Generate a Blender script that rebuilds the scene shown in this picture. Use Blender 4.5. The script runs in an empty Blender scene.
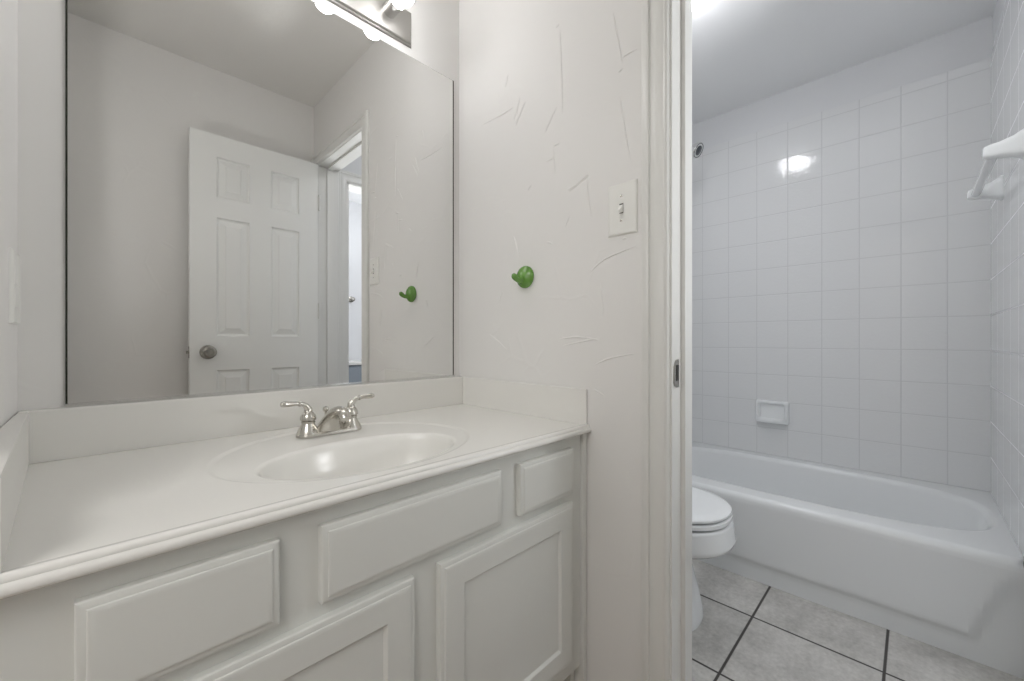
import bpy, bmesh, math, random
from math import pi, sin, cos, radians, hypot
from mathutils import Vector

random.seed(4)
scene = bpy.context.scene
COL = scene.collection

# ------------------------------------------------------------------ camera, world, exposure
cam_d = bpy.data.cameras.new('camera')
cam_d.sensor_width = 36.0
cam_d.lens = 407.0 / 1024.0 * 36.0
cam_d.clip_start = 0.02
cam = bpy.data.objects.new('camera', cam_d)
COL.objects.link(cam)
cam.location = (0, 0, 1.0)
cam.rotation_euler = (radians(90), 0, radians(44.646 - 90))
scene.camera = cam

scene.view_settings.view_transform = 'Standard'
scene.view_settings.look = 'None'
scene.view_settings.gamma = 1.0
scene.view_settings.use_curve_mapping = False
scene.view_settings.exposure = 0.64

world = bpy.data.worlds.new('world')
world.use_nodes = True
world.node_tree.nodes['Background'].inputs['Color'].default_value = (0.8, 0.85, 0.9, 1)
world.node_tree.nodes['Background'].inputs['Strength'].default_value = 0.3
scene.world = world
scene.cycles.diffuse_bounces = 8
scene.cycles.max_bounces = 14

BULB = 13.0        # emission of each vanity bulb
DOME = 26.0        # emission of the ceiling dome
HALLUP = 1.6  # watts of the added upward fill in the hall
NEXTUP = 12.0  # watts of the added upward fill in the next room
HALL = 11.0        # watts of the added fill light in the hall behind the camera
NEXT = 3.0        # watts of the added fill light in the next room


def area(name, loc, size, watts, col, rot=(0, 0, 0)):
    d = bpy.data.lights.new(name, 'AREA')
    d.shape = 'DISK'
    d.size = size
    d.energy = watts
    d.color = col
    o = bpy.data.objects.new(name, d)
    COL.objects.link(o)
    o.location = loc
    o.rotation_euler = rot
    return o


area('hall_ceiling_fill', (-1.0, -0.22, 2.36), 0.9, HALL, (1.0, 0.99, 0.985))  # added fill light, unseen, brightens the vanity fronts
area('hall_bounce_fill', (-0.42, 0.60, 1.25), 0.2, HALLUP, (1.0, 0.99, 0.985), (radians(180), radians(28), 0))  # added unseen fill, bounced upward to brighten the vanity ceiling
area('next_room_ceiling_fill', (1.5, -0.9, 2.33), 0.5, NEXT, (0.97, 0.98, 1.0))  # added fill light, unseen, brightens the next room
area('next_room_bounce_fill', (1.68, -0.75, 1.15), 0.3, NEXTUP, (0.98, 0.99, 1.0), (radians(180 - 30), 0, 0))  # added unseen fill, aimed up through the doorway at the tub ceiling

# ------------------------------------------------------------------ key measures (metres)
XR = 0.9035    # vanity-side face of the partition
XP = 1.018     # tub-side face of the partition
YM = 1.158     # mirror wall face
YB = -0.264    # wall behind the open door
XL = -0.105    # left wall face
XT = 2.685     # tiled wall behind the tub
YT = -0.2406   # end wall of the tub
ZC = 2.40      # ceiling, vanity side
ZT = 2.39      # ceiling, tub side
JN, JF = 0.3873, -0.195   # door jamb faces


# ------------------------------------------------------------------ materials
def lin(c):
    return tuple(((v / 255) / 12.92 if v / 255 <= 0.04045 else ((v / 255 + 0.055) / 1.055) ** 2.4) for v in c) + (1.0,)


def new_mat(name, rgb, rough=0.5, metal=0.0, spec=0.5, coat=0.0):
    m = bpy.data.materials.new(name)
    m.use_nodes = True
    b = m.node_tree.nodes['Principled BSDF']
    b.inputs['Base Color'].default_value = lin(rgb)
    b.inputs['Roughness'].default_value = rough
    b.inputs['Metallic'].default_value = metal
    b.inputs['Specular IOR Level'].default_value = spec
    b.inputs['Coat Weight'].default_value = coat
    b.inputs['Coat Roughness'].default_value = 0.05
    return m, m.node_tree.nodes, m.node_tree.links, b


def mnode(nt, op, a, b=None, c=None):
    n = nt.nodes.new('ShaderNodeMath')
    n.operation = op
    for i, v in enumerate((a, b, c)):
        if v is None:
            continue
        if isinstance(v, (int, float)):
            n.inputs[i].default_value = v
        else:
            nt.links.new(v, n.inputs[i])
    return n.outputs[0]


def add_bump(m, height, strength, dist):
    nt = m.node_tree
    bp = nt.nodes.new('ShaderNodeBump')
    bp.inputs['Strength'].default_value = strength
    bp.inputs['Distance'].default_value = dist
    nt.links.new(height, bp.inputs['Height'])
    nt.links.new(bp.outputs[0], nt.nodes['Principled BSDF'].inputs['Normal'])


def noise(nt, vec, scale, detail=2.0, rough=0.5, dist=0.0):
    n = nt.nodes.new('ShaderNodeTexNoise')
    n.inputs['Scale'].default_value = scale
    n.inputs['Detail'].default_value = detail
    n.inputs['Roughness'].default_value = rough
    n.inputs['Distortion'].default_value = dist
    nt.links.new(vec, n.inputs['Vector'])
    return n


def painted(name, rgb, rough=0.5, orange=0.0, scale=90, spec=0.4):
    m, ns, ls, b = new_mat(name, rgb, rough, spec=spec)
    if orange:
        tc = ns.new('ShaderNodeTexCoord')
        n = noise(m.node_tree, tc.outputs['Object'], scale, 2)
        add_bump(m, n.outputs[0], orange, 0.002)
    return m


def trowel(name, rgb, amount=0.5):
    """hand-trowelled plaster: sparse ridges left by the knife over a soft uneven skim coat"""
    m, ns, ls, b = new_mat(name, rgb, 0.55, spec=0.35)
    nt = m.node_tree
    tc = ns.new('ShaderNodeTexCoord')
    warp = noise(nt, tc.outputs['Object'], 2.2, 3)
    mixv = ns.new('ShaderNodeMix')
    mixv.data_type = 'VECTOR'
    mixv.inputs['Factor'].default_value = 0.16
    ls.new(tc.outputs['Object'], mixv.inputs['A'])
    ls.new(warp.outputs['Color'], mixv.inputs['B'])
    vor = ns.new('ShaderNodeTexVoronoi')
    vor.feature = 'DISTANCE_TO_EDGE'
    vor.inputs['Scale'].default_value = 7.0
    ls.new(mixv.outputs['Result'], vor.inputs['Vector'])
    line = mnode(nt, 'SUBTRACT', 1.0, mnode(nt, 'MULTIPLY', vor.outputs['Distance'], 26.0))
    line = mnode(nt, 'MAXIMUM', line, 0.0)
    msk = noise(nt, tc.outputs['Object'], 5.5, 2)
    mask = mnode(nt, 'MULTIPLY', mnode(nt, 'SUBTRACT', msk.outputs[0], 0.53), 9.0)
    mask = mnode(nt, 'MINIMUM', mnode(nt, 'MAXIMUM', mask, 0.0), 1.0)
    ridges = mnode(nt, 'MULTIPLY', line, mask)
    soft = noise(nt, tc.outputs['Object'], 6.0, 3)
    h = mnode(nt, 'ADD', mnode(nt, 'MULTIPLY', ridges, 0.24), mnode(nt, 'MULTIPLY', soft.outputs[0], 1.0))
    add_bump(m, h, amount, 0.004)
    return m


def tiled(name, rgb, grout, axis, pitch, off_h, off_v, gw, rough, groove, mottled=0.0, wavy=0.15):
    """square tiles from object coordinates; axis = which two coordinates the grid runs along"""
    m, ns, ls, b = new_mat(name, rgb, rough, spec=0.5)
    nt = m.node_tree
    tc = ns.new('ShaderNodeTexCoord')
    sx = ns.new('ShaderNodeSeparateXYZ')
    ls.new(tc.outputs['Object'], sx.inputs[0])
    lines = []
    for ax, off in zip(axis, (off_h, off_v)):
        u = mnode(nt, 'DIVIDE', mnode(nt, 'SUBTRACT', sx.outputs[ax], off - 40 * pitch), pitch)
        fr = mnode(nt, 'FRACT', u)
        d = mnode(nt, 'MINIMUM', fr, mnode(nt, 'SUBTRACT', 1.0, fr))     # 0 at the joint
        d = mnode(nt, 'MULTIPLY', d, pitch)
        lines.append(d)
    d = mnode(nt, 'MINIMUM', lines[0], lines[1])
    ramp = ns.new('ShaderNodeMapRange')
    ramp.inputs['From Min'].default_value = gw * 0.35
    ramp.inputs['From Max'].default_value = gw * 0.65
    ls.new(d, ramp.inputs['Value'])
    mix = ns.new('ShaderNodeMix')
    mix.data_type = 'RGBA'
    ls.new(ramp.outputs[0], mix.inputs['Factor'])
    mix.inputs['A'].default_value = lin(grout)
    if mottled:
        n1 = noise(nt, tc.outputs['Object'], 9.0, 6, 0.65)
        n2 = noise(nt, tc.outputs['Object'], 70.0, 4, 0.6)
        t = mnode(nt, 'ADD', mnode(nt, 'MULTIPLY', n1.outputs[0], 0.65), mnode(nt, 'MULTIPLY', n2.outputs[0], 0.35))
        cr = ns.new('ShaderNodeValToRGB')
        e = cr.color_ramp.elements
        e[0].position = 0.36
        e[0].color = lin(tuple(v - 30 * mottled for v in rgb))
        e[1].position = 0.66
        e[1].color = lin(tuple(v + 14 * mottled for v in rgb))
        ls.new(t, cr.inputs[0])
        ls.new(cr.outputs[0], mix.inputs['B'])
    else:
        mix.inputs['B'].default_value = lin(rgb)
    ls.new(mix.outputs['Result'], b.inputs['Base Color'])
    rr = ns.new('ShaderNodeMapRange')
    rr.inputs['To Min'].default_value = 0.85
    rr.inputs['To Max'].default_value = rough
    ls.new(ramp.outputs[0], rr.inputs['Value'])
    ls.new(rr.outputs[0], b.inputs['Roughness'])
    edge = ns.new('ShaderNodeMapRange')
    edge.inputs['From Min'].default_value = 0.0
    edge.inputs['From Max'].default_value = gw
    edge.interpolation_type = 'SMOOTHSTEP'
    ls.new(d, edge.inputs['Value'])
    wv = noise(nt, tc.outputs['Object'], 75.0, 1)
    h = mnode(nt, 'ADD', mnode(nt, 'MULTIPLY', edge.outputs[0], groove), mnode(nt, 'MULTIPLY', wv.outputs[0], wavy))
    add_bump(m, h, 0.5, 0.0035)
    return m


def emissive(name, rgb, strength):
    m, ns, ls, b = new_mat(name, (240, 240, 238), 0.3)
    b.inputs['Emission Color'].default_value = lin(rgb)
    b.inputs['Emission Strength'].default_value = strength
    return m


M = {}
M['wall'] = trowel('trowelled_plaster', (229, 228, 226), 0.5)
M['tubwall'] = painted('tub_room_paint', (221, 222, 224), 0.55, 0.12, 30)
M['ceil'] = painted('ceiling_paint', (230, 229, 226), 0.7, 0.25, 60)
M['tubceil'] = painted('tub_ceiling_paint', (238, 239, 240), 0.7, 0.25, 60)
M['trim'] = painted('trim_paint', (225, 225, 222), 0.32, spec=0.5)
M['cab'] = painted('cabinet_paint', (219, 220, 216), 0.38, 0.04, 60)
M['door'] = painted('door_paint', (236, 237, 235), 0.36, 0.04, 70)
M['top'] = painted('cultured_marble', (230, 229, 225), 0.22, spec=0.5)
M['porc'] = painted('porcelain', (238, 240, 241), 0.1, spec=0.55)
M['tub'] = painted('tub_enamel', (231, 233, 234), 0.16, spec=0.5)
M['plastic'] = painted('white_plastic', (233, 233, 229), 0.3)
M['dark'] = painted('dark_gap', (40, 38, 34), 0.6)
M['tile'] = tiled('wall_tile', (228, 229, 230), (211, 212, 213), (1, 2), 0.1512, 0.044, 0.9567, 0.0042, 0.09, 0.35, 0.0, 0.28)
M['tile_end'] = tiled('end_wall_tile', (228, 229, 230), (210, 211, 213), (0, 2), 0.1512, XT - 0.06, 0.9567, 0.0035, 0.16, 0.03, 0.0, 0.1)
M['tile_shower'] = tiled('shower_wall_tile', (228, 229, 230), (207, 208, 209), (0, 2), 0.1512, XT - 0.06, 0.9567, 0.0042, 0.09, 0.35, 0.0, 0.28)
M['floor'] = tiled('floor_tile', (194, 192, 188), (70, 68, 66), (0, 1), 0.3525, 1.6595, 0.0637, 0.0078, 0.4, 0.5, 1.0, 0.05)
M['vinyl'] = tiled('tan_floor_tile', (158, 138, 120), (92, 84, 76), (0, 1), 0.3525, 0.6, 0.0637, 0.0078, 0.3, 0.5, 1.0, 0.05)
M['chrome'], _, _, _ = new_mat('chrome', (225, 225, 224), 0.06, 1.0)
M['nickel'], _, _, _ = new_mat('satin_nickel', (205, 202, 195), 0.22, 1.0)
M['steel'], _, _, _ = new_mat('brushed_steel', (182, 180, 176), 0.48, 1.0)
M['oldnickel'], _, _, _ = new_mat('dull_nickel', (172, 169, 163), 0.24, 1.0)
M['nozzle'], _, _, _ = new_mat('grey_nozzle_ring', (88, 92, 98), 0.3, 0.6)
M['mirror'], _, _, _ = new_mat('mirror_silver', (233, 233, 232), 0.0, 1.0)
M['medge'] = painted('mirror_edge', (52, 54, 46), 0.2)
M['green'] = painted('green_lacquer', (100, 148, 62), 0.14, spec=0.7)
M['bulb'] = emissive('lit_bulb', (253, 252, 253), BULB)
M['dome'] = emissive('lit_dome_glass', (252, 252, 255), DOME)
M['grey'] = painted('blue_grey_paint', (140, 148, 156), 0.5)
M['grout'] = painted('caulk', (150, 147, 142), 0.8)


# ------------------------------------------------------------------ mesh builder
class MB:
    def __init__(self):
        self.bm = bmesh.new()

    def box(self, x0, x1, y0, y1, z0, z1, bev=0.0, seg=2):
        bm = self.bm
        r = bmesh.ops.create_cube(bm, size=1.0)
        vs = r['verts']
        for v in vs:
            v.co = Vector(((x0 + x1) / 2 + v.co.x * (x1 - x0), (y0 + y1) / 2 + v.co.y * (y1 - y0),
                           (z0 + z1) / 2 + v.co.z * (z1 - z0)))
        if bev:
            es = list({e for v in vs for e in v.link_edges})
            bmesh.ops.bevel(bm, geom=es, offset=bev, segments=seg, profile=0.5, affect='EDGES')
        return self

    def loft(self, rings, cap0=True, cap1=True, close=True):
        bm = self.bm
        vr = [[bm.verts.new(p) for p in r] for r in rings]
        n = len(vr[0])
        for a, b in zip(vr[:-1], vr[1:]):
            for i in range(n if close else n - 1):
                j = (i + 1) % n
                try:
                    bm.faces.new((a[i], a[j], b[j], b[i]))
                except ValueError:
                    pass
        if cap0:
            bm.faces.new(list(reversed(vr[0])))
        if cap1:
            bm.faces.new(vr[-1])
        return self

    def lathe(self, prof, origin, axis=(0, 0, 1), n=32, cap0=True, cap1=True):
        """prof: (radius, distance along axis)"""
        ax = Vector(axis).normalized()
        t = Vector((1, 0, 0)) if abs(ax.x) < 0.9 else Vector((0, 1, 0))
        u = ax.cross(t).normalized()
        w = ax.cross(u)
        o = Vector(origin)
        rings = []
        for r, h in prof:
            r = max(r, 0.0004)
            rings.append([o + ax * h + (u * cos(2 * pi * i / n) + w * sin(2 * pi * i / n)) * r for i in range(n)])
        return self.loft(rings, cap0, cap1)

    def tube(self, pts, radii, n=16, flat=None):
        """swept tube through pts, radii per point; flat = (scale across u, scale across v)"""
        pts = [Vector(p) for p in pts]
        if isinstance(radii, (int, float)):
            radii = [radii] * len(pts)
        rings = []
        prev = None
        for i, p in enumerate(pts):
            d = (pts[min(i + 1, len(pts) - 1)] - pts[max(i - 1, 0)]).normalized()
            if prev is None:
                t = Vector((0, 0, 1)) if abs(d.z) < 0.9 else Vector((1, 0, 0))
                u = d.cross(t).normalized()
            else:
                u = (prev - d * prev.dot(d)).normalized()
            prev = u
            w = d.cross(u)
            r = radii[i]
            ru, rw = (r, r) if not hasattr(r, '__len__') else r
            rings.append([p + u * cos(2 * pi * k / n) * ru + w * sin(2 * pi * k / n) * rw for k in range(n)])
        return self.loft(rings)

    def obj(self, name, mat, parent=None, angle=35, smooth=True, recalc=True):
        bm = self.bm
        if recalc:
            bmesh.ops.recalc_face_normals(bm, faces=bm.faces[:])
        me = bpy.data.meshes.new(name)
        off = Vector((0, 0, 0))
        if parent is not None:
            q = parent
            while q is not None:
                off += q.location
                q = q.parent
        if off.length:
            bmesh.ops.translate(bm, verts=bm.verts[:], vec=-off)
        bm.to_mesh(me)
        bm.free()
        if smooth:
            me.shade_smooth()
            me.set_sharp_from_angle(angle=radians(angle))
        me.materials.append(mat)
        o = bpy.data.objects.new(name, me)
        COL.objects.link(o)
        if smooth:
            wn = o.modifiers.new('weighted_normals', 'WEIGHTED_NORMAL')
            wn.keep_sharp = True
            wn.weight = 80
        if parent is not None:
            o.parent = parent
        return o


def thing(name, label, cat, loc, group=None):
    o = bpy.data.objects.new(name, None)
    o.empty_display_size = 0.05
    COL.objects.link(o)
    o.location = loc
    o['label'] = label
    o['category'] = cat
    if group:
        o['group'] = group
    return o


def tag(o, label, cat):
    o['label'] = label
    o['category'] = cat
    return o


def struct(o):
    o['kind'] = 'structure'
    return o


def smoothline(pts, k=6):
    """Catmull-Rom through the points"""
    P = [Vector(p) for p in pts]
    out = []
    for i in range(len(P) - 1):
        p0, p1, p2, p3 = P[max(i - 1, 0)], P[i], P[i + 1], P[min(i + 2, len(P) - 1)]
        for j in range(k):
            t = j / k
            out.append(0.5 * ((2 * p1) + (p2 - p0) * t + (2 * p0 - 5 * p1 + 4 * p2 - p3) * t * t
                              + (3 * p1 - p0 - 3 * p2 + p3) * t ** 3))
    out.append(P[-1])
    return out


def smooth_vals(vals, k=6):
    return [v.x for v in smoothline([(a, 0, 0) for a in vals], k)]


def ridge(mb, pts, n, w=0.0034, h=0.0022):
    """a thin raised trowel ridge along pts on a wall whose outward normal is n"""
    P = smoothline(pts, 4)
    n = Vector(n)
    L = len(P) - 1
    rows = []
    for i, p in enumerate(P):
        d = (P[min(i + 1, L)] - P[max(i - 1, 0)]).normalized()
        s = d.cross(n).normalized()
        k = max(0.08, sin(pi * (i + 0.15) / (L + 0.3)) ** 0.6) * random.uniform(0.75, 1.1)
        rows.append([p - s * w * k * 1.6 - n * 0.0005, p - s * w * 0.3 * k + n * h * k, p + s * w * 0.6 * k - n * 0.0005])
    mb.loft(rows, False, False, close=False)


# ================================================================== THE ROOM
# floor
f = MB().box(0.958, XT + 0.12, -2.2, YM + 0.12, -0.06, 0.0)
struct(f.obj('floor', M['floor'], smooth=False))
f = MB().box(XL - 1.5, 0.958, -2.2, YM + 0.12, -0.06, 0.0)
struct(f.obj('floor_vanity_room', M['vinyl'], smooth=False))
# ceilings
struct(MB().box(XL - 1.5, XP - 0.05, YB - 0.6, YM + 0.12, ZC, ZC + 0.06).obj('ceiling', M['ceil'], smooth=False))
struct(MB().box(XP - 0.05, XT + 0.12, -2.2, YM + 0.12, ZT, ZT + 0.06).obj('ceiling_tub_room', M['tubceil'], smooth=False))

# mirror wall (front)
w = MB().box(XL - 0.12, XP - 0.03, YM, YM + 0.12, 0, ZC)
ridge(w, [(-0.096, YM, 1.846), (-0.073, YM, 1.815), (-0.055, YM, 1.80), (-0.047, YM, 1.796)], (0, -1, 0), 0.003, 0.0018)
struct(w.obj('wall_front', M['wall'], smooth=False))
struct(MB().box(XP - 0.03, XT + 0.12, YM, YM + 0.12, 0, ZC).obj('wall_shower', M['tubwall'], smooth=False))
# wall behind the open door
struct(MB().box(XL - 0.12, XR, YB - 0.12, YB, 0, ZC).obj('wall_back', M['wall'], smooth=False))
# left wall with the entrance opening the camera stands in
w = MB().box(XL - 0.115, XL, 0.72, YM, 0, ZC).box(XL - 0.115, XL, YB, -0.05, 0, ZC).box(XL - 0.115, XL, -0.05, 0.72, 2.05, ZC)
struct(w.obj('wall_left', M['wall'], smooth=False))
t = MB()
for (y0, y1) in ((0.705, 0.72), (-0.05, -0.035)):
    t.box(XL - 0.12, XL + 0.004, y0, y1, 0, 2.05, 0.002)
t.box(XL - 0.12, XL + 0.004, -0.05, 0.72, 2.035, 2.05, 0.002)
t.box(XL, XL + 0.014, 0.712, 0.772, 0, 2.0415, 0.003).box(XL, XL + 0.014, -0.102, -0.042, 0, 2.0415, 0.003)
t.box(XL, XL + 0.014, -0.102, 0.772, 2.042, 2.10, 0.003)
struct(t.obj('trim_2', M['trim']))
# hall outside that opening
h = MB().box(-1.6, XL - 0.115, 1.25, 1.278, 0, ZC).box(-1.6, XL - 0.115, -0.80, -0.77, 0, ZC).box(-1.6, -1.57, -0.8, 1.27, 0, ZC)
struct(h.obj('wall_hall', M['wall'], smooth=False))


# partition between vanity and tub (right wall)
def onwall(px, py):
    """a point of the plaster seen in the photograph, on the partition face"""
    th = math.atan(402 / 407)
    c, s = cos(th), sin(th)
    a, b = (px - 512) / 407, (341 - py) / 407
    k = XR / (c + a * s)
    return (XR, (s - a * c) * k, 1.0 + b * k)


RIDGES_A = [[(520, 40), (532, 110), (548, 200), (550, 215)], [(540, 250), (555, 235)], [(340, 100), (345, 250), (348, 390)],
            [(290, 455), (310, 410), (330, 365)], [(70, 430), (140, 395), (182, 368)], [(190, 430), (208, 385), (225, 345)],
            [(545, 330), (560, 440), (582, 560)], [(370, 655), (410, 625), (440, 598)], [(320, 500), (340, 490)],
            [(318, 500), (322, 600)], [(290, 555), (322, 540)], [(550, 200), (575, 185), (610, 165)], [(325, 98), (338, 85)],
            [(205, 330), (185, 410)], [(435, 610), (430, 675)], [(155, 300), (165, 255)], [(230, 650), (245, 630)]]
RIDGES_B = [[(272, 282), (300, 255), (335, 235), (405, 206)], [(213, 57), (240, 38), (268, 12)], [(190, 462), (240, 458), (300, 466)],
            [(285, 532), (330, 515), (405, 500)], [(262, 30), (275, 130)], [(280, 598), (312, 618)], [(65, 182), (78, 240)],
            [(0, 450), (45, 490)], [(25, 362), (35, 328)], [(205, 157), (217, 128)], [(155, 198), (170, 203)],
            [(300, 310), (310, 400)], [(200, 480), (300, 460)], [(360, 190), (372, 188)]]
w = MB().box(XR, XP, JN, YM, 0, ZC).box(XR, XP, YB - 0.12, JF, 0, ZC).box(XR, XP, JF, JN, 2.045, ZC)
for rs, (ox, oy, sc) in ((RIDGES_A, (460, 0, 3.405)), (RIDGES_B, (490, 170, 2.725))):
    for line in rs:
        ridge(w, [onwall(ox + x / sc, oy + y / sc) for x, y in line], (-1, 0, 0))
struct(w.obj('wall_right', M['wall'], smooth=False))

# tub-room far wall and end wall
w = MB().box(XT, XT + 0.12, YT - 0.12, YM, 0, ZC)
wall_far = struct(w.obj('wall_far', M['tubwall'], smooth=False))
DX0, DX1 = 1.094, 1.78          # doorway to the next room
w = MB().box(XP, DX0, YT - 0.115, YT, 0, ZC).box(DX1, XT, YT - 0.115, YT, 0, ZC).box(DX0, DX1, YT - 0.115, YT, 2.0, ZC)
wall_end = struct(w.obj('wall_end', M['tubwall'], smooth=False))
# glazed tile around the tub
TT = 2.21
MB().box(XT - 0.008, XT, YT, YM, 0.30, TT, 0.003).obj('tile_panel', M['tile'], wall_far)
MB().box(1.88, XT - 0.008, YT, YT + 0.008, 0.02, TT, 0.003).obj('tile_panel', M['tile_end'], wall_end)
shower_wall = bpy.data.objects['wall_shower']
MB().box(1.88, XT - 0.008, YM - 0.008, YM, 0.02, TT, 0.003).obj('tile_panel', M['tile_shower'], shower_wall)

# door casing, jamb, stop, strike plate (opening between vanity and tub)
CAS = [(0.0, 0.0), (0.0, 0.011), (0.003, 0.0145), (0.012, 0.0165), (0.0165, 0.0155), (0.0185, 0.0105), (0.022, 0.0105),
       (0.030, 0.0125), (0.040, 0.0125), (0.0465, 0.011), (0.051, 0.0125), (0.0545, 0.0105), (0.057, 0.006), (0.057, 0.0)]


def casing(mb, inner_a, inner_b, top, face, out, axis):
    """mitred casing around an opening; face = wall plane, out = +-1 direction it stands off, axis = plane normal axis"""
    W = 0.063
    k = W / 0.057
    path = [((inner_a, 0.0), (-1, 0)), ((inner_a, top), (-1, 1)), ((inner_b, top), (1, 1)), ((inner_b, 0.0), (1, 0))]
    rings = []
    for (h, v), (dh, dv) in path:
        ring = []
        for d, p in CAS:
            e = W - d * k          # distance outward from the opening edge
            hh, vv, oo = h + dh * e, v + dv * e, face + out * p
            ring.append((oo, hh, vv) if axis == 'x' else (hh, oo, vv))
        rings.append(ring)
    mb.loft(rings)


c = MB()
casing(c, JF - 0.004, JN + 0.004, 2.034, XR, -1, 'x')
trim1 = struct(c.obj('trim_1', M['trim'], angle=22))
j = MB()
j.box(XR - 0.001, XP + 0.001, JN - 0.001, JN + 0.012, 0, 2.045, 0.001).box(XR - 0.001, XP + 0.001, JF - 0.012, JF + 0.001, 0, 2.045, 0.001)
j.box(XR - 0.001, XP + 0.001, JF, JN, 2.03, 2.045, 0.001)
j.obj('jamb', M['trim'], trim1)
s = MB()
s.box(0.952, 0.987, JN - 0.011, JN, 0, 2.03, 0.0015).box(0.952, 0.987, JF, JF + 0.011, 0, 2.03, 0.0015).box(0.952, 0.987, JF, JN, 2.019, 2.03, 0.0015)
s.obj('door_stop', M['trim'], trim1)
sp = MB()
out = [(0.925, 0.905), (0.927, 0.940), (0.9315, 0.950), (0.938, 0.956), (0.950, 0.957), (0.9515, 0.950), (0.9515, 0.900), (0.950, 0.893), (0.938, 0.893), (0.930, 0.897)]
sp.loft([[(x - 0.017, JN - 0.0035, z) for x, z in out], [(x - 0.017, JN - 0.0005, z) for x, z in out]])
strike = sp.obj('strike_plate', M['oldnickel'], trim1)
MB().box(0.920, 0.931, JN - 0.0042, JN - 0.0033, 0.908, 0.944, 0.001).obj('latch_hole', M['dark'], strike)
c = MB()
casing(c, JF - 0.004, JN + 0.004, 2.034, XP, 1, 'x')
struct(c.obj('trim_3', M['trim'], angle=22))
# casing of the far doorway out of the tub room
c = MB()
casing(c, DX0 - 0.001, DX1 - 0.02, 2.0, YT, 1, 'y')
c.box(DX0 - 0.001, DX0 + 0.012, YT - 0.12, YT + 0.002, 0, 2.0, 0.001).box(DX1 - 0.02, DX1 + 0.001, YT - 0.12, YT + 0.002, 0, 2.0, 0.001)
c.box(DX0, DX1, YT - 0.12, YT + 0.002, 1.988, 2.001, 0.001)
struct(c.obj('trim_4', M['trim'], angle=22))
# the next room
w = MB().box(0.9, XT, -1.75, -1.70, 0, ZC).box(0.87, 0.9, -1.75, YT - 0.115, 0, ZC).box(XT - 0.2, XT - 0.17, -1.75, YT - 0.115, 0, ZC)
struct(w.obj('wall_next_room', M['tubwall'], smooth=False))


# baseboards
def baseboard(name, x0, x1, y0, y1, bev=0.005):
    struct(MB().box(x0, x1, y0, y1, 0, 0.075, bev).obj(name, M['trim']))


baseboard('baseboard_right', XR - 0.012, XR, JN + 0.07, 0.60)
baseboard('baseboard_back', XL, XR - 0.02, YB, YB + 0.012)
baseboard('baseboard_shower', XP + 0.001, 1.878, YM - 0.012, YM)
baseboard('baseboard_partition', XP, XP + 0.012, JN + 0.07, YM - 0.012)
baseboard('baseboard_end', DX1 + 0.05, 1.88, YT, YT + 0.012)

# ------------------------------------------------------------------ the open six-panel door
def panel_door(x0, x1, y0, y1, z0, z1, panels, depth=0.0105):
    """slab with raised panels sunk on both faces"""
    mb = MB()
    xs = sorted({x0, x1} | {p[0] for p in panels} | {p[1] for p in panels})
    zs = sorted({z0, z1} | {p[2] for p in panels} | {p[3] for p in panels})
    bm = mb.bm
    for y, s in ((y1, -1), (y0, 1)):
        grid = {(x, z): bm.verts.new((x, y, z)) for x in xs for z in zs}
        for i in range(len(xs) - 1):
            for k in range(len(zs) - 1):
                cx, cz = (xs[i] + xs[i + 1]) / 2, (zs[k] + zs[k + 1]) / 2
                q = [grid[xs[i], zs[k]], grid[xs[i + 1], zs[k]], grid[xs[i + 1], zs[k + 1]], grid[xs[i], zs[k + 1]]]
                if any(p[0] < cx < p[1] and p[2] < cz < p[3] for p in panels):
                    a, b, cc, d = xs[i], xs[i + 1], zs[k], zs[k + 1]
                    prev = q
                    for ins, dep in ((0.004, depth * 0.8), (0.010, depth), (0.013, depth), (0.036, depth * 0.30), (0.039, depth * 0.1)):
                        nx = [bm.verts.new((px, y + s * dep, pz)) for px, pz in
                              ((a + ins, cc + ins), (b - ins, cc + ins), (b - ins, d - ins), (a + ins, d - ins))]
                        for m in range(4):
                            bm.faces.new((prev[m], prev[(m + 1) % 4], nx[(m + 1) % 4], nx[m]))
                        prev = nx
                    bm.faces.new(prev)
                else:
                    bm.faces.new(q)
    # edges
    for (xa, za, xb, zb) in ((x0, z0, x1, z0), (x1, z0, x1, z1), (x1, z1, x0, z1), (x0, z1, x0, z0)):
        vs = [bm.verts.new(p) for p in ((xa, y0, za), (xb, y0, zb), (xb, y1, zb), (xa, y1, za))]
        bm.faces.new(vs)
    bmesh.ops.remove_doubles(bm, verts=bm.verts[:], dist=1e-5)
    return mb


DY0, DY1 = -0.195, -0.160
P6 = []
for a, b in ((0.407, 0.548), (0.648, 0.789)):
    P6 += [(a, b, 1.711, 1.912), (a, b, 1.022, 1.612), (a, b, 0.25, 0.852)]
door = struct(panel_door(0.301, 0.890, DY0, DY1, 0.012, 2.022, P6).obj('door_1', M['door'], angle=14))
KZ, KX = 0.943, 0.3725
for sgn, y in ((1, DY1), (-1, DY0)):
    k = MB().lathe([(0.0345, 0.0), (0.0345, 0.003), (0.031, 0.007), (0.016, 0.010), (0.0135, 0.018), (0.0135, 0.026), (0.018, 0.031),
                    (0.0255, 0.037), (0.0285, 0.046), (0.0275, 0.054), (0.021, 0.061), (0.014, 0.062), (0.012, 0.0595), (0.007, 0.0595), (0.006, 0.0625), (0.0, 0.063)],
                   (KX, y, KZ), (0, sgn, 0), 40).obj('door_knob', M['oldnickel'], door)
MB().box(0.2995, 0.3015, DY0 + 0.005, DY1 - 0.005, KZ - 0.028, KZ + 0.028, 0.0005).obj('latch_plate', M['oldnickel'], door)
lt = MB()
lt.box(0.290, 0.300, DY0 + 0.011, DY1 - 0.011, KZ - 0.008, KZ + 0.008, 0.002).obj('latch', M['oldnickel'], door)
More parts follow.
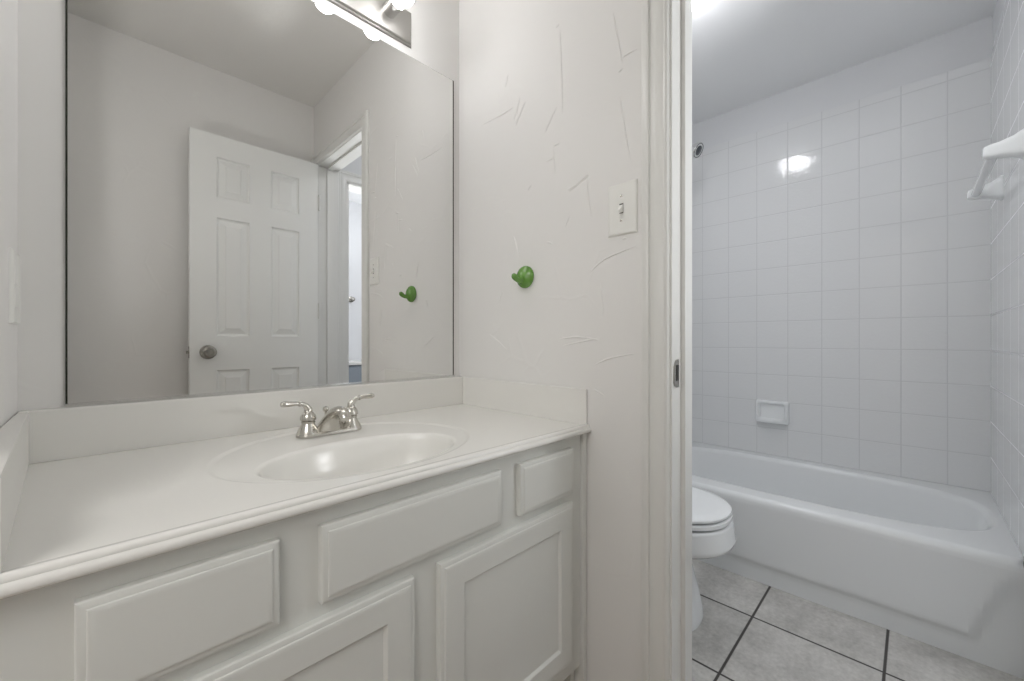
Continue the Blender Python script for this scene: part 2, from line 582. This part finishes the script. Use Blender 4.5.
for hz in (0.22, 1.172, 1.80):
    hg = MB().lathe([(0.005, 0), (0.0065, 0.002), (0.0065, 0.087), (0.005, 0.089)], (0.895, DY1 + 0.004, hz - 0.0445), n=14)
    hg.box(0.890, 0.8922, DY0 + 0.006, DY1 + 0.003, hz - 0.0445, hz + 0.0445)
    hg.obj('hinge', M['trim'], door)

# ================================================================== THINGS, VANITY SIDE
# ---- cabinet
CX0, CX1 = XL + 0.002, XR - 0.002
cab = thing('vanity_cabinet', 'long white painted vanity cabinet with drawer fronts and panelled doors under the countertop', 'cabinet', (0.41, 0.9, 0))
FY0 = 0.622          # face-frame front
b = MB()
b.box(CX0, 0.8845, FY0, FY0 + 0.019, 0.150, 0.757, 0.0012)
b.box(CX0, CX0 + 0.016, FY0 + 0.019, YM - 0.003, 0.0, 0.757)
b.box(0.868, 0.884, FY0 + 0.019, YM - 0.003, 0.0, 0.757)
b.box(CX0 + 0.016, 0.868, FY0 + 0.019, YM - 0.003, 0.150, 0.164)
b.box(CX0 + 0.016, 0.868, YM - 0.012, YM - 0.003, 0.164, 0.60)
b.box(CX0, 0.884, 0.69, 0.705, 0.0, 0.150)
b.obj('carcass', M['cab'], cab)
MB().box(0.8845, CX1, 0.612, 0.642, 0.0, 0.757, 0.003).obj('scribe_strip', M['cab'], cab)


def front(name, x0, x1, z0, z1, prof, y=FY0):
    k = 0.950
    x0, x1, z0, z1 = x0 * k, x1 * k, 1 - (1 - z0) * k, 1 - (1 - z1) * k
    mb = MB()
    rings = []
    for ins, d in prof:
        rings.append([(x0 + ins, y - d, z0 + ins), (x1 - ins, y - d, z0 + ins), (x1 - ins, y - d, z1 - ins), (x0 + ins, y - d, z1 - ins)])
    mb.loft(rings)
    return mb.obj(name, M['cab'], cab, angle=20)


SLAB = [(0, 0), (0, 0.0105), (0.0015, 0.0125), (0.006, 0.0140), (0.0085, 0.0142), (0.0095, 0.0156), (0.0125, 0.0166), (0.016, 0.0168)]
DOORP = [(0, 0), (0, 0.0105), (0.0015, 0.0125), (0.006, 0.0140), (0.0085, 0.0142), (0.0095, 0.0156), (0.0125, 0.0166), (0.016, 0.0168),
         (0.052, 0.0168), (0.0535, 0.0160), (0.0565, 0.0120), (0.058, 0.0108)]
front('drawer_front', -0.0195, 0.180, 0.596, 0.7165, SLAB)
front('false_front', 0.237, 0.618, 0.597, 0.7165, SLAB)
front('drawer_front', 0.677, 0.883, 0.596, 0.7155, SLAB)
front('door', -0.0195, 0.400, 0.152, 0.5725, DOORP)
front('door', 0.455, 0.880, 0.152, 0.5725, DOORP)

# ---- countertop with integral bowl
top = thing('vanity_countertop', 'glossy off-white countertop with an oval basin moulded in, on the vanity cabinet', 'countertop', (0.41, 0.9, 0.755))
TX0, TX1, TY0, TY1, TZ = XL + 0.001, XR - 0.001, 0.622, YM - 0.001, 0.777
angs = [2 * pi * i / 144 for i in range(144)]
SC = (0.387, 0.793)
RC = (0.387, 0.845)
for X, Y in ((TX0, TY0), (TX1, TY0), (TX1, TY1), (TX0, TY1)):
    a = math.atan2(Y - RC[1], X - RC[0]) % (2 * pi)
    k = min(range(len(angs)), key=lambda i: abs(angs[i] - a))
    angs[k] = a


def rect_ring(z, x0=TX0, x1=TX1, y0=TY0, y1=TY1):
    r = []
    for a in angs:
        dx, dy = cos(a), sin(a)
        t = min((x1 - RC[0]) / dx if dx > 1e-9 else 9, (x0 - RC[0]) / dx if dx < -1e-9 else 9,
                (y1 - RC[1]) / dy if dy > 1e-9 else 9, (y0 - RC[1]) / dy if dy < -1e-9 else 9)
        r.append((RC[0] + dx * t, RC[1] + dy * t, z))
    return r


def ell(cx, cy, rx, ry, z, ryf=None):
    return [(cx + rx * cos(a), cy + (ry if sin(a) > 0 or ryf is None else ryf) * sin(a), z) for a in angs]


rings = [rect_ring(TZ),
         ell(RC[0], RC[1], 0.262, 0.240, TZ, 0.203), ell(RC[0], RC[1], 0.257, 0.235, TZ - 0.0008, 0.199),
         ell(RC[0], RC[1], 0.252, 0.230, TZ - 0.0028, 0.195), ell(RC[0], RC[1], 0.247, 0.225, TZ - 0.0032, 0.191),
         ell(SC[0], SC[1] + 0.002, 0.203, 0.131, TZ - 0.004), ell(SC[0], SC[1], 0.198, 0.126, TZ - 0.0055),
         ell(SC[0], SC[1], 0.1935, 0.122, TZ - 0.0095), ell(SC[0], SC[1], 0.189, 0.118, TZ - 0.020),
         ell(SC[0], SC[1], 0.180, 0.112, TZ - 0.045),
 ell(SC[0], SC[1], 0.165, 0.105, TZ - 0.075),
         ell(SC[0], SC[1] + 0.005, 0.13, 0.085, TZ - 0.105), ell(SC[0], SC[1] + 0.01, 0.08, 0.055, TZ - 0.123),
         ell(SC[0], SC[1] + 0.015, 0.03, 0.025, TZ - 0.130), ell(SC[0], SC[1] + 0.015, 0.022, 0.022, TZ - 0.136)]
d = MB().loft(rings, False, True)
d.obj('basin_deck', M['top'], top, angle=50)
BEAD = [(0.626, 0.7771), (0.621, 0.7776), (0.616, 0.7796), (0.612, 0.7803), (0.608, 0.7796), (0.6058, 0.7770), (0.6050, 0.7742), (0.6052, 0.7728),
        (0.6022, 0.7708), (0.6005, 0.7678), (0.6000, 0.7640), (0.6012, 0.7608), (0.6040, 0.7590), (0.6080, 0.7587), (0.630, 0.7587), (0.630, 0.7745)]
MB().loft([[(TX0, y, z) for y, z in BEAD], [(TX1, y, z) for y, z in BEAD]]).obj('front_lip', M['top'], top, angle=60)
MB().box(TX0, TX1, 1.132, YM - 0.001, 0.776, 0.873, 0.004).obj('backsplash', M['top'], top)
MB().box(0.897, XR - 0.0005, 0.612, 1.1315, 0.776, 0.872, 0.003).obj('side_splash', M['top'], top)
ls = MB().box(XL + 0.001, -0.0895, 0.612, 1.1315, 0.776, 0.872, 0.003)
for v in ls.bm.verts:
    if v.co.x > -0.1:
        v.co.x += 0.024 * (1.132 - v.co.y) / 0.52
ls.obj('side_splash', M['top'], top)
dr = MB().lathe([(0.0225, 0.0), (0.0225, 0.003), (0.018, 0.004), (0.015, 0.002), (0.0, 0.002)], (SC[0], SC[1] + 0.015, TZ - 0.1345), n=28)
dr.obj('drain_flange', M['nickel'], top)

# ---- faucet (four-inch centre set)
FX, FY, FZ = 0.396, 1.016, 0.7745
fau = thing('basin_faucet', 'polished nickel two-handle faucet with curved levers behind the basin', 'faucet', (FX, FY, FZ))
b = MB()
n = 48
rings = []
for sc, z in ((1.0, 0.0), (1.0, 0.005), (0.96, 0.007), (0.86, 0.009)):
    ring = []
    for i in range(n):
        a = 2 * pi * i / n
        cx = 0.051 * (1 if cos(a) > 0 else -1)
        r = 0.026 * sc
        ring.append((FX + cx * (1 if abs(cos(a)) > 1e-6 else 0) + r * cos(a), FY + r * sin(a), FZ + z))
    rings.append(ring)
b.loft(rings)
b.obj('base_plate', M['nickel'], fau)
for sg, rise in ((-1, 0.0), (1, 0.004)):
    hx = FX + sg * 0.051
    hb = MB().lathe([(0.0245, 0.006), (0.0235, 0.011), (0.0200, 0.018), (0.0160, 0.026), (0.0135, 0.031), (0.0155, 0.0325), (0.0155, 0.035),
                     (0.0135, 0.036), (0.0150, 0.0375), (0.0175, 0.0390), (0.0175, 0.043), (0.0165, 0.048), (0.0125, 0.055), (0.008, 0.0585), (0, 0.060)],
                    (hx, FY, FZ), n=32)
    handle = hb.obj('handle', M['nickel'], fau)
    pts = smoothline([(hx + sg * 0.001, FY, FZ + 0.056), (hx - sg * 0.0, FY, FZ + 0.063), (hx + sg * 0.006, FY - 0.002, FZ + 0.072), (hx + sg * 0.015, FY - 0.003, FZ + 0.0775),
                      (hx + sg * 0.028, FY - 0.005, FZ + 0.080), (hx + sg * (0.053 - rise), FY - 0.009, FZ + 0.0815), (hx + sg * (0.061 - rise), FY - 0.010, FZ + 0.082)], 6)
    rad = smooth_vals([0.0095, 0.0085, 0.0065, 0.0050, 0.0050, 0.0068, 0.0045], 6)
    lv = MB().tube(pts, rad, 18)
    q = pts[21]
    lv.tube([(q.x - 0.0018, q.y, q.z), (q.x + 0.0018, q.y, q.z)], 0.0068, 18)
    lv.obj('lever', M['nickel'], handle)
# spout
prof = [((0.024, 0.036), 0.0, 0.004), ((0.0235, 0.0345), -0.001, 0.010), ((0.022, 0.029), -0.006, 0.022), ((0.0195, 0.0225), -0.016, 0.036),
        ((0.0165, 0.0175), -0.031, 0.049), ((0.0135, 0.0150), -0.050, 0.057), ((0.0118, 0.0138), -0.068, 0.059), ((0.0112, 0.0130), -0.082, 0.054),
        ((0.0105, 0.0120), -0.090, 0.045)]
pts = smoothline([(FX, FY + dy, FZ + dz) for _, dy, dz in prof], 4)
ru = smooth_vals([p[0][0] for p in prof], 4)
rv = smooth_vals([p[0][1] for p in prof], 4)
MB().tube(pts, list(zip(ru, rv)), 24).obj('spout', M['nickel'], fau, angle=50)
MB().lathe([(0.003, 0.005), (0.003, 0.046), (0.0032, 0.047), (0.0065, 0.0505), (0.0075, 0.055), (0.0062, 0.0595), (0, 0.062)], (FX, FY + 0.028, FZ), n=20).obj('pop_up_rod', M['nickel'], fau)

# ---- mirror
mir = thing('wall_mirror', 'large frameless rectangular mirror on the wall above the backsplash', 'mirror', (0.4145, YM, 0.875))
MX0, MX1, MZ0, MZ1 = -0.0465, 0.876, 0.8765, 1.914
MB().box(MX0, MX1, YM - 0.0045, YM - 0.0003, MZ0, MZ1).obj('backing', M['medge'], mir, smooth=False)
MB().box(MX0 + 0.003, MX1 - 0.006, YM - 0.0065, YM - 0.0044, MZ0, MZ1 - 0.002).obj('mirror_glass', M['mirror'], mir, smooth=False)
ch = MB().box(MX0, MX1, YM - 0.0095, YM - 0.0003, 0.8735, 0.8765, 0.0004).box(MX0, MX1, YM - 0.0095, YM - 0.0070, 0.8765, 0.8790, 0.0004)
ch.obj('bottom_channel', M['chrome'], mir)

# ---- vanity light bar
vl = thing('vanity_light_bar', 'chrome strip light with lit bare bulbs on the wall above the mirror', 'light fixture', (0.398, YM, 2.0))
b = MB()
LX0, LX1, LZ0, LZ1 = 0.092, 0.706, 1.9445, 2.0555
rings = []
for ins, d in ((0, 0), (0, 0.004), (0.002, 0.006), (0.005, 0.0065), (0.0065, 0.0115), (0.009, 0.0135), (0.012, 0.0135)):
    rings.append([(LX0 + ins, YM - d, LZ0 + ins), (LX1 - ins, YM - d, LZ0 + ins), (LX1 - ins, YM - d, LZ1 - ins), (LX0 + ins, YM - d, LZ1 - ins)])
b.loft(rings)
b.obj('backplate', M['steel'], vl, angle=15)
sock = None
for i in range(4):
    bx = 0.622 - i * 0.1505
    if sock is None:
        s = MB().lathe([(0.021, 0.012), (0.0225, 0.013), (0.0225, 0.060), (0.0245, 0.062), (0.0245, 0.066), (0.020, 0.066), (0.018, 0.050)], (bx, YM, 2.011), (0, -1, 0), 32, cap1=False)
        sock = s.obj('lamp_holder', M['chrome'], vl)
        pr = [(0.0135, 0.050), (0.0150, 0.064), (0.020, 0.070)]
        for k in range(15):
            a = radians(-58 + k * 148 / 14)
            pr.append((0.0325 * cos(a), 0.0985 + 0.0325 * sin(a)))
        s2 = MB().lathe(pr, (bx, YM, 2.011), (0, -1, 0), 32)
        bulb = s2.obj('bulb', M['bulb'], sock)
    else:
        o = sock.copy()
        COL.objects.link(o)
        o.parent = vl
        o.location.x = -i * 0.1505
        p = bulb.copy()
        COL.objects.link(p)
        p.parent = o

# ---- green robe hook
hk = thing('robe_hook', 'bright green round robe hook on the white wall beside the mirror', 'hook', (XR, 0.833, 1.190))
HY, HZ = 0.833, 1.191
MB().lathe([(0.0315, 0.0), (0.0335, 0.002), (0.0335, 0.006), (0.0315, 0.010), (0.0285, 0.0125), (0.024, 0.0165), (0.017, 0.0205), (0.009, 0.0225), (0, 0.023)], (XR, HY, HZ), (-1, 0, 0), 40).obj('mounting_disc', M['green'], hk)
pts = smoothline([(XR - 0.014, HY, HZ - 0.008), (XR - 0.028, HY, HZ - 0.012), (XR - 0.041, HY, HZ - 0.010), (XR - 0.050, HY, HZ - 0.003), (XR - 0.055, HY, HZ + 0.004)], 6)
MB().tube(pts, smooth_vals([0.0115, 0.0085, 0.0078, 0.0092, 0.0045], 6), 20).obj('peg', M['green'], hk)

# ---- light switch
sw = thing('light_switch', 'white toggle light switch on the wall beside the door casing', 'light switch', (XR, 0.509, 1.323))


def plate(x, s, y0, y1, z0, z1, parent, name='wall_plate', t=0.0075):
    rings = []
    for ins, d in ((0, 0), (0, 0.002), (0.0012, 0.0042), (0.004, 0.0062), (0.008, t)):
        rings.append([(x + s * d, y0 + ins, z0 + ins), (x + s * d, y1 - ins, z0 + ins), (x + s * d, y1 - ins, z1 - ins), (x + s * d, y0 + ins, z1 - ins)])
    return MB().loft(rings).obj(name, M['plastic'], parent, angle=30)


SY = 0.509
SZ = 1.323
plate(XR, -1, SY - 0.0395, SY + 0.0395, SZ - 0.0635, SZ + 0.0635, sw)
MB().box(XR - 0.0082, XR - 0.007, SY - 0.0052, SY + 0.0052, SZ - 0.012, SZ + 0.012, 0.0004).obj('toggle_slot', M['dark'], sw)
tg = MB()
tg.loft([[(XR - 0.0075, SY - 0.0046, SZ - 0.010), (XR - 0.0075, SY + 0.0046, SZ - 0.010), (XR - 0.0075, SY + 0.0046, SZ + 0.010), (XR - 0.0075, SY - 0.0046, SZ + 0.010)],
         [(XR - 0.013, SY - 0.0042, SZ - 0.012), (XR - 0.013, SY + 0.0042, SZ - 0.012), (XR - 0.012, SY + 0.0042, SZ + 0.003), (XR - 0.012, SY - 0.0042, SZ + 0.003)],
         [(XR - 0.021, SY - 0.0034, SZ - 0.015), (XR - 0.021, SY + 0.0034, SZ - 0.015), (XR - 0.022, SY + 0.0034, SZ - 0.008), (XR - 0.022, SY - 0.0034, SZ - 0.008)]])
tg.obj('toggle', M['plastic'], sw)
for dz in (-0.030, 0.030):
    MB().lathe([(0.0032, 0.0), (0.0032, 0.0012), (0.002, 0.0018), (0, 0.0018)], (XR - 0.0070, SY, SZ + dz), (-1, 0, 0), 14).obj('screw', M['nickel'], sw)
# ---- wall plate at the left edge
ol = thing('power_outlet', 'white wall plate seen edge-on on the bright wall at the far left', 'outlet', (XL, 1.07, 1.09))
plate(XL, 1, 1.052, 1.126, 1.028, 1.152, ol, t=0.0045)
for dz in (-0.020, 0.020):
    MB().box(XL + 0.0040, XL + 0.0055, 1.0725, 1.1055, 1.09 + dz - 0.0145, 1.09 + dz + 0.0145, 0.001).obj('socket_face', M['plastic'], ol)

# ================================================================== THINGS, TUB SIDE
# ---- bathtub
BX0, BX1, BY0, BY1, BZ = 1.903, XT - 0.0082, YT + 0.0082, YM - 0.0082, 0.350
CXB, CYB = 2.312, 0.434
N = 256
ta = [2 * pi * i / N for i in range(N)]
for X, Y in ((BX0, BY0), (BX1, BY0), (BX1, BY1), (BX0, BY1)):
    a = math.atan2(Y - CYB, X - CXB) % (2 * pi)
    k = min(range(N), key=lambda i: abs(ta[i] - a))
    ta[k] = a


def rrect(z, ins=0.0, fr=0.0):
    r = []
    x0, x1, y0, y1 = BX0 + ins + fr, BX1, BY0, BY1
    for a in ta:
        dx, dy = cos(a), sin(a)
        t = min((x1 - CXB) / dx if dx > 1e-9 else 9, (x0 - CXB) / dx if dx < -1e-9 else 9,
                (y1 - CYB) / dy if dy > 1e-9 else 9, (y0 - CYB) / dy if dy < -1e-9 else 9)
        r.append((CXB + dx * t, CYB + dy * t, z))
    return r


def sup(rx, ry, z, p=3.2, dx=0.0, dy=0.0):
    r = []
    for a in ta:
        c_, s_ = cos(a), sin(a)
        t = (abs(c_ / rx) ** p + abs(s_ / ry) ** p) ** (-1 / p)
        r.append((CXB + dx + c_ * t, CYB + dy + s_ * t, z))
    return r


rings = [rrect(BZ - 0.034), rrect(BZ - 0.022, 0.001), rrect(BZ - 0.012, 0.004), rrect(BZ - 0.005, 0.010), rrect(BZ - 0.001, 0.018), rrect(BZ, 0.028),
         sup(0.308, 0.649, BZ, 3.2), sup(0.300, 0.641, BZ - 0.003, 3.15), sup(0.292, 0.633, BZ - 0.011, 3.1), sup(0.286, 0.626, BZ - 0.024, 3.1),
         sup(0.275, 0.608, BZ - 0.08, 3.0), sup(0.258, 0.575, BZ - 0.18, 3.0, dy=0.005), sup(0.240, 0.540, BZ - 0.25, 2.9, dy=0.012),
         sup(0.20, 0.47, BZ - 0.285, 2.8, dy=0.02), sup(0.1, 0.25, BZ - 0.292, 2.6, dy=0.03)]
tub = MB().loft(rings, False, True)
# apron: front skin with a raised field and a set-back border
ys = [BY0, BY0 + 0.004, -0.215, -0.20, -0.17, -0.15] + [-0.12 + k * 0.05 for k in range(24)] + [1.06, 1.085, 1.10, 1.13, BY1 - 0.004, BY1]
ys = sorted(set(ys))
zs = [0.0, 0.02, 0.05, 0.066, 0.074, 0.082, 0.090, 0.10, 0.12, 0.15, 0.18, 0.21, 0.24, 0.27, 0.285, 0.30, 0.316]


def sstep(t):
    t = max(0.0, min(1.0, t))
    return t * t * (3 - 2 * t)


def apron_x(y, z):
    # raised field: bottom edge near z=.08, ends slanting outward towards the rim
    e_b = sstep((z - 0.064) / 0.026)
    ye = -0.115 - (z - 0.08) * 0.40
    e_r = sstep((y - (ye - 0.026)) / 0.026)
    yl = 1.03 + (z - 0.08) * 0.40
    e_l = sstep(((yl + 0.026) - y) / 0.026)
    return BX0 + 0.013 * (1 - min(e_b, e_r, e_l)) * (1 - sstep((z - 0.235) / 0.075))


ys2 = sorted(set(ys + [-0.29 + 0.01 * k for k in range(6, 22)] + [1.0 + 0.01 * k for k in range(0, 14)]))
ys2 = [y for y in ys2 if BY0 <= y <= BY1]
tub.loft([[(apron_x(y, z), y, z) for y in ys2] for z in zs], False, False, close=False)
ap = tub.obj('bathtub', M['tub'], angle=55)
tag(ap, 'white alcove bathtub with smooth panelled apron against the tiled wall', 'bathtub')

# ---- soap dish on the tile
sd = thing('soap_dish', 'small white ceramic soap dish set in the tiled wall above the bathtub', 'soap dish', (XT - 0.008, 0.573, 0.597))
SDY0, SDY1, SDZ0, SDZ1 = 0.490, 0.652, 0.532, 0.662


def rr(x, ins, r, n=6, low=0.0):
    y0, y1, z0, z1 = SDY0 + ins, SDY1 - ins, SDZ0 + ins + low, SDZ1 - ins
    out = []
    for cy, cz, a0 in ((y1 - r, z1 - r, 0), (y0 + r, z1 - r, 90), (y0 + r, z0 + r, 180), (y1 - r, z0 + r, 270)):
        for k in range(n + 1):
            a = radians(a0 + 90 * k / n)
            out.append((x, cy + r * cos(a), cz + r * sin(a)))
    return out


XS = XT - 0.008
rings = [rr(XS + 0.001, 0.0, 0.012), rr(XS - 0.010, 0.0, 0.014), rr(XS - 0.020, 0.003, 0.016), rr(XS - 0.025, 0.009, 0.016), rr(XS - 0.025, 0.014, 0.014),
         rr(XS - 0.021, 0.019, 0.012), rr(XS - 0.010, 0.022, 0.012), rr(XS - 0.006, 0.030, 0.010)]
MB().loft(rings).obj('dish', M['porc'], sd, angle=40)
lip = []
for z, d in ((SDZ0 + 0.006, 0.018), (SDZ0 + 0.003, 0.038), (SDZ0 + 0.008, 0.052), (SDZ0 + 0.024, 0.055), (SDZ0 + 0.034, 0.049), (SDZ0 + 0.030, 0.034), (SDZ0 + 0.020, 0.020)):
    ring = []
    for k in range(21):
        t = -1 + 2 * k / 20
        e = (1 - abs(t) ** 3.5)
        ring.append((XS - 0.012 - (d - 0.012) * e, (SDY0 + SDY1) / 2 + t * 0.0785, z))
    lip.append(ring)
lm = MB()
lm.loft(lip, False, False, close=False)
lm.obj('drip_lip', M['porc'], sd, angle=60)

# ---- ceramic towel bar on the end wall
TBZ = 1.556
YE = YT + 0.008
tb = thing('towel_bar', 'white ceramic towel bar on the end wall above the bathtub', 'towel bar', (2.09, YE, TBZ))
for px in (1.850, 2.340):
    rings = []
    for d, hw, hu, hd in ((0.0, 0.036, 0.052, 0.036), (0.006, 0.036, 0.052, 0.036), (0.012, 0.031, 0.045, 0.032), (0.030, 0.024, 0.033, 0.026),
                          (0.055, 0.019, 0.024, 0.020), (0.076, 0.0175, 0.020, 0.0185), (0.085, 0.015, 0.017, 0.016), (0.088, 0.010, 0.011, 0.011)):
        ring = []
        for k in range(32):
            a = 2 * pi * k / 32
            c_, s_ = cos(a), sin(a)
            p = 4.0
            t = (abs(c_) ** p + abs(s_) ** p) ** (-1 / p)
            ring.append((px + hw * c_ * t, YE + d, TBZ + (hu if s_ > 0 else hd) * s_ * t))
        rings.append(ring)
    MB().loft(rings).obj('post', M['porc'], tb, angle=45)
MB().tube([(1.852, YE + 0.066, TBZ - 0.002), (2.338, YE + 0.066, TBZ - 0.002)], 0.0125, 20).obj('bar', M['porc'], tb)

# ---- shower head
sh = thing('shower_head', 'chrome shower head high up beside the door casing, facing the tub', 'shower head', (2.40, YM - 0.008, 2.12))
pts = smoothline([(2.40, YM - 0.009, 2.135), (2.40, YM - 0.08, 2.155), (2.40, YM - 0.16, 2.15), (2.40, YM - 0.22, 2.122)], 8)
MB().tube(pts, 0.0105, 16).obj('arm', M['chrome'], sh)
MB().lathe([(0.012, 0.012), (0.028, 0.007), (0.031, 0.0)], (2.40, YM - 0.008, 2.135), (0, -1, 0), 28).obj('escutcheon', M['chrome'], sh)
ax = Vector((-0.05, -0.85, -0.52)).normalized()
o0 = Vector((2.40, YM - 0.215, 2.125))
head = MB().lathe([(0.0, 0.0), (0.012, 0.002), (0.015, 0.012), (0.013, 0.022), (0.018, 0.030), (0.032, 0.050), (0.040, 0.066), (0.0425, 0.072), (0.0425, 0.080), (0.040, 0.083)], o0, ax, 36).obj('head', M['chrome'], sh)
sf = MB().lathe([(0.040, 0.0825), (0.038, 0.085), (0.033, 0.082), (0.020, 0.084), (0.010, 0.087), (0, 0.088)], o0, ax, 36)
sf.obj('spray_face', M['nozzle'], head)

# ---- toilet
TLX = 1.48
tl = thing('toilet', 'white toilet with closed lid on the tiled floor next to the bathtub', 'toilet', (TLX, 0.8, 0))


def egg(z, yf, yb, hw, n=48, p=2.25):
    ring = []
    L = yb - yf
    ym = yf + L * 0.46
    for i in range(n):
        a = 2 * pi * i / n
        s_ = sin(a)
        c_ = cos(a)
        t = (abs(c_) ** p + abs(s_) ** p) ** (-1 / p)
        y = ym + (s_ * t) * ((yb - ym) if s_ > 0 else (ym - yf))
        ring.append((TLX + hw * c_ * t, y, z))
    return ring


bowl = [egg(0.0, 0.536, 0.93, 0.116, p=2.8), egg(0.018, 0.533, 0.93, 0.116, p=2.8), egg(0.05, 0.537, 0.93, 0.111, p=2.7), egg(0.11, 0.548, 0.93, 0.103, p=2.6), egg(0.18, 0.567, 0.93, 0.098, p=2.5),
        egg(0.235, 0.585, 0.93, 0.102), egg(0.264, 0.565, 0.93, 0.122), egg(0.279, 0.505, 0.935, 0.150), egg(0.290, 0.452, 0.935, 0.174), egg(0.304, 0.432, 0.935, 0.184),
        egg(0.32, 0.427, 0.935, 0.187), egg(0.368, 0.436, 0.935, 0.184), egg(0.376, 0.438, 0.935, 0.182), egg(0.380, 0.444, 0.93, 0.176)]
MB().loft(bowl).obj('bowl', M['porc'], tl, angle=60)
seat = [egg(0.3855, 0.444, 0.915, 0.176), egg(0.388, 0.438, 0.92, 0.182), egg(0.399, 0.438, 0.92, 0.182), egg(0.403, 0.443, 0.915, 0.177)]
MB().loft(seat).obj('seat', M['porc'], tl, angle=50)
lid = [egg(0.4075, 0.447, 0.915, 0.175), egg(0.410, 0.441, 0.92, 0.180), egg(0.416, 0.441, 0.92, 0.180), egg(0.422, 0.449, 0.915, 0.173), egg(0.425, 0.478, 0.90, 0.15),
       egg(0.4265, 0.54, 0.85, 0.10)]
MB().loft(lid).obj('lid', M['porc'], tl, angle=50)
tk = MB().box(TLX - 0.215, TLX + 0.215, 0.95, YM - 0.016, 0.385, 0.735, 0.018, 3)
tk.box(TLX - 0.10, TLX + 0.10, 0.90, 1.10, 0.25, 0.40, 0.02, 3)
tank = tk.obj('tank', M['porc'], tl)
MB().box(TLX - 0.225, TLX + 0.225, 0.942, YM - 0.013, 0.737, 0.772, 0.010, 3).obj('tank_lid', M['porc'], tank)
fh = MB().lathe([(0.012, 0.0), (0.012, 0.006), (0.008, 0.009)], (TLX - 0.16, 0.951, 0.68), (0, -1, 0), 20)
fh.tube([(TLX - 0.16, 0.938, 0.68), (TLX - 0.12, 0.934, 0.677), (TLX - 0.09, 0.934, 0.672)], [0.006, 0.005, 0.006], 12)
fh.obj('flush_lever', M['chrome'], tank)
for sx in (-0.07, 0.07):
    MB().lathe([(0.013, 0.0), (0.013, 0.016), (0.009, 0.021), (0, 0.022)], (TLX + sx, 0.908, 0.406), n=18).obj('lid_hinge', M['porc'], tl)

# ---- ceiling dome light in the tub room
DLX, DLY = 1.615, 0.650
dl = thing('ceiling_dome_light', 'lit white glass dome light on the ceiling beyond the door casing', 'ceiling light', (DLX, DLY, ZT))
MB().lathe([(0.078, 0.0), (0.089, 0.003), (0.093, 0.009), (0.093, 0.026), (0.090, 0.029), (0.080, 0.029)], (DLX, DLY, ZT), (0, 0, -1), 48).obj('fixture_base', M['nickel'], dl)  # wide opaque rim added, out of view, to keep glow off the nearby ceiling
pr = [(0.070, 0.0285), (0.086, 0.0295)]
for k in range(15):
    a = radians(-3 + 93 * k / 14)
    pr.append((0.090 * cos(a) if k < 14 else 0.0, 0.032 + 0.038 * sin(a)))
MB().lathe(pr, (DLX, DLY, ZT), (0, 0, -1), 48).obj('glass_dome', M['dome'], dl)
MB().lathe([(0.010, 0.069), (0.011, 0.073), (0.006, 0.076), (0.0075, 0.082), (0.005, 0.087), (0, 0.089)], (DLX, DLY, ZT), (0, 0, -1), 20).obj('finial', M['nickel'], dl)

# ---- what the mirror shows of the next room
lc = thing('low_cabinet', 'low blue-grey cabinet with white top in the next room, seen in the mirror', 'cabinet', (1.6, -1.55, 0))
MB().box(1.15, 1.80, -1.68, -1.46, 0.06, 0.765, 0.003).box(1.17, 1.78, -1.68, -1.49, 0.0, 0.06).obj('carcass', M['grey'], lc)
MB().box(1.17, 1.735, -1.462, -1.446, 0.09, 0.74, 0.003).obj('door', M['grey'], lc)
MB().box(1.12, 1.83, -1.69, -1.44, 0.767, 0.80, 0.006, 3).obj('cabinet_top', M['top'], lc)
wh = thing('wall_hook', 'small chrome hook on the white wall of the next room, in the mirror', 'hook', (1.762, -1.70, 1.40))
MB().lathe([(0.030, 0.0), (0.030, 0.004), (0.022, 0.010), (0.010, 0.012), (0.009, 0.040), (0.018, 0.046), (0.020, 0.056), (0.012, 0.064), (0, 0.066)], (1.762, -1.70, 1.41), (0, 1, 0), 24).obj('hook_post', M['oldnickel'], wh)
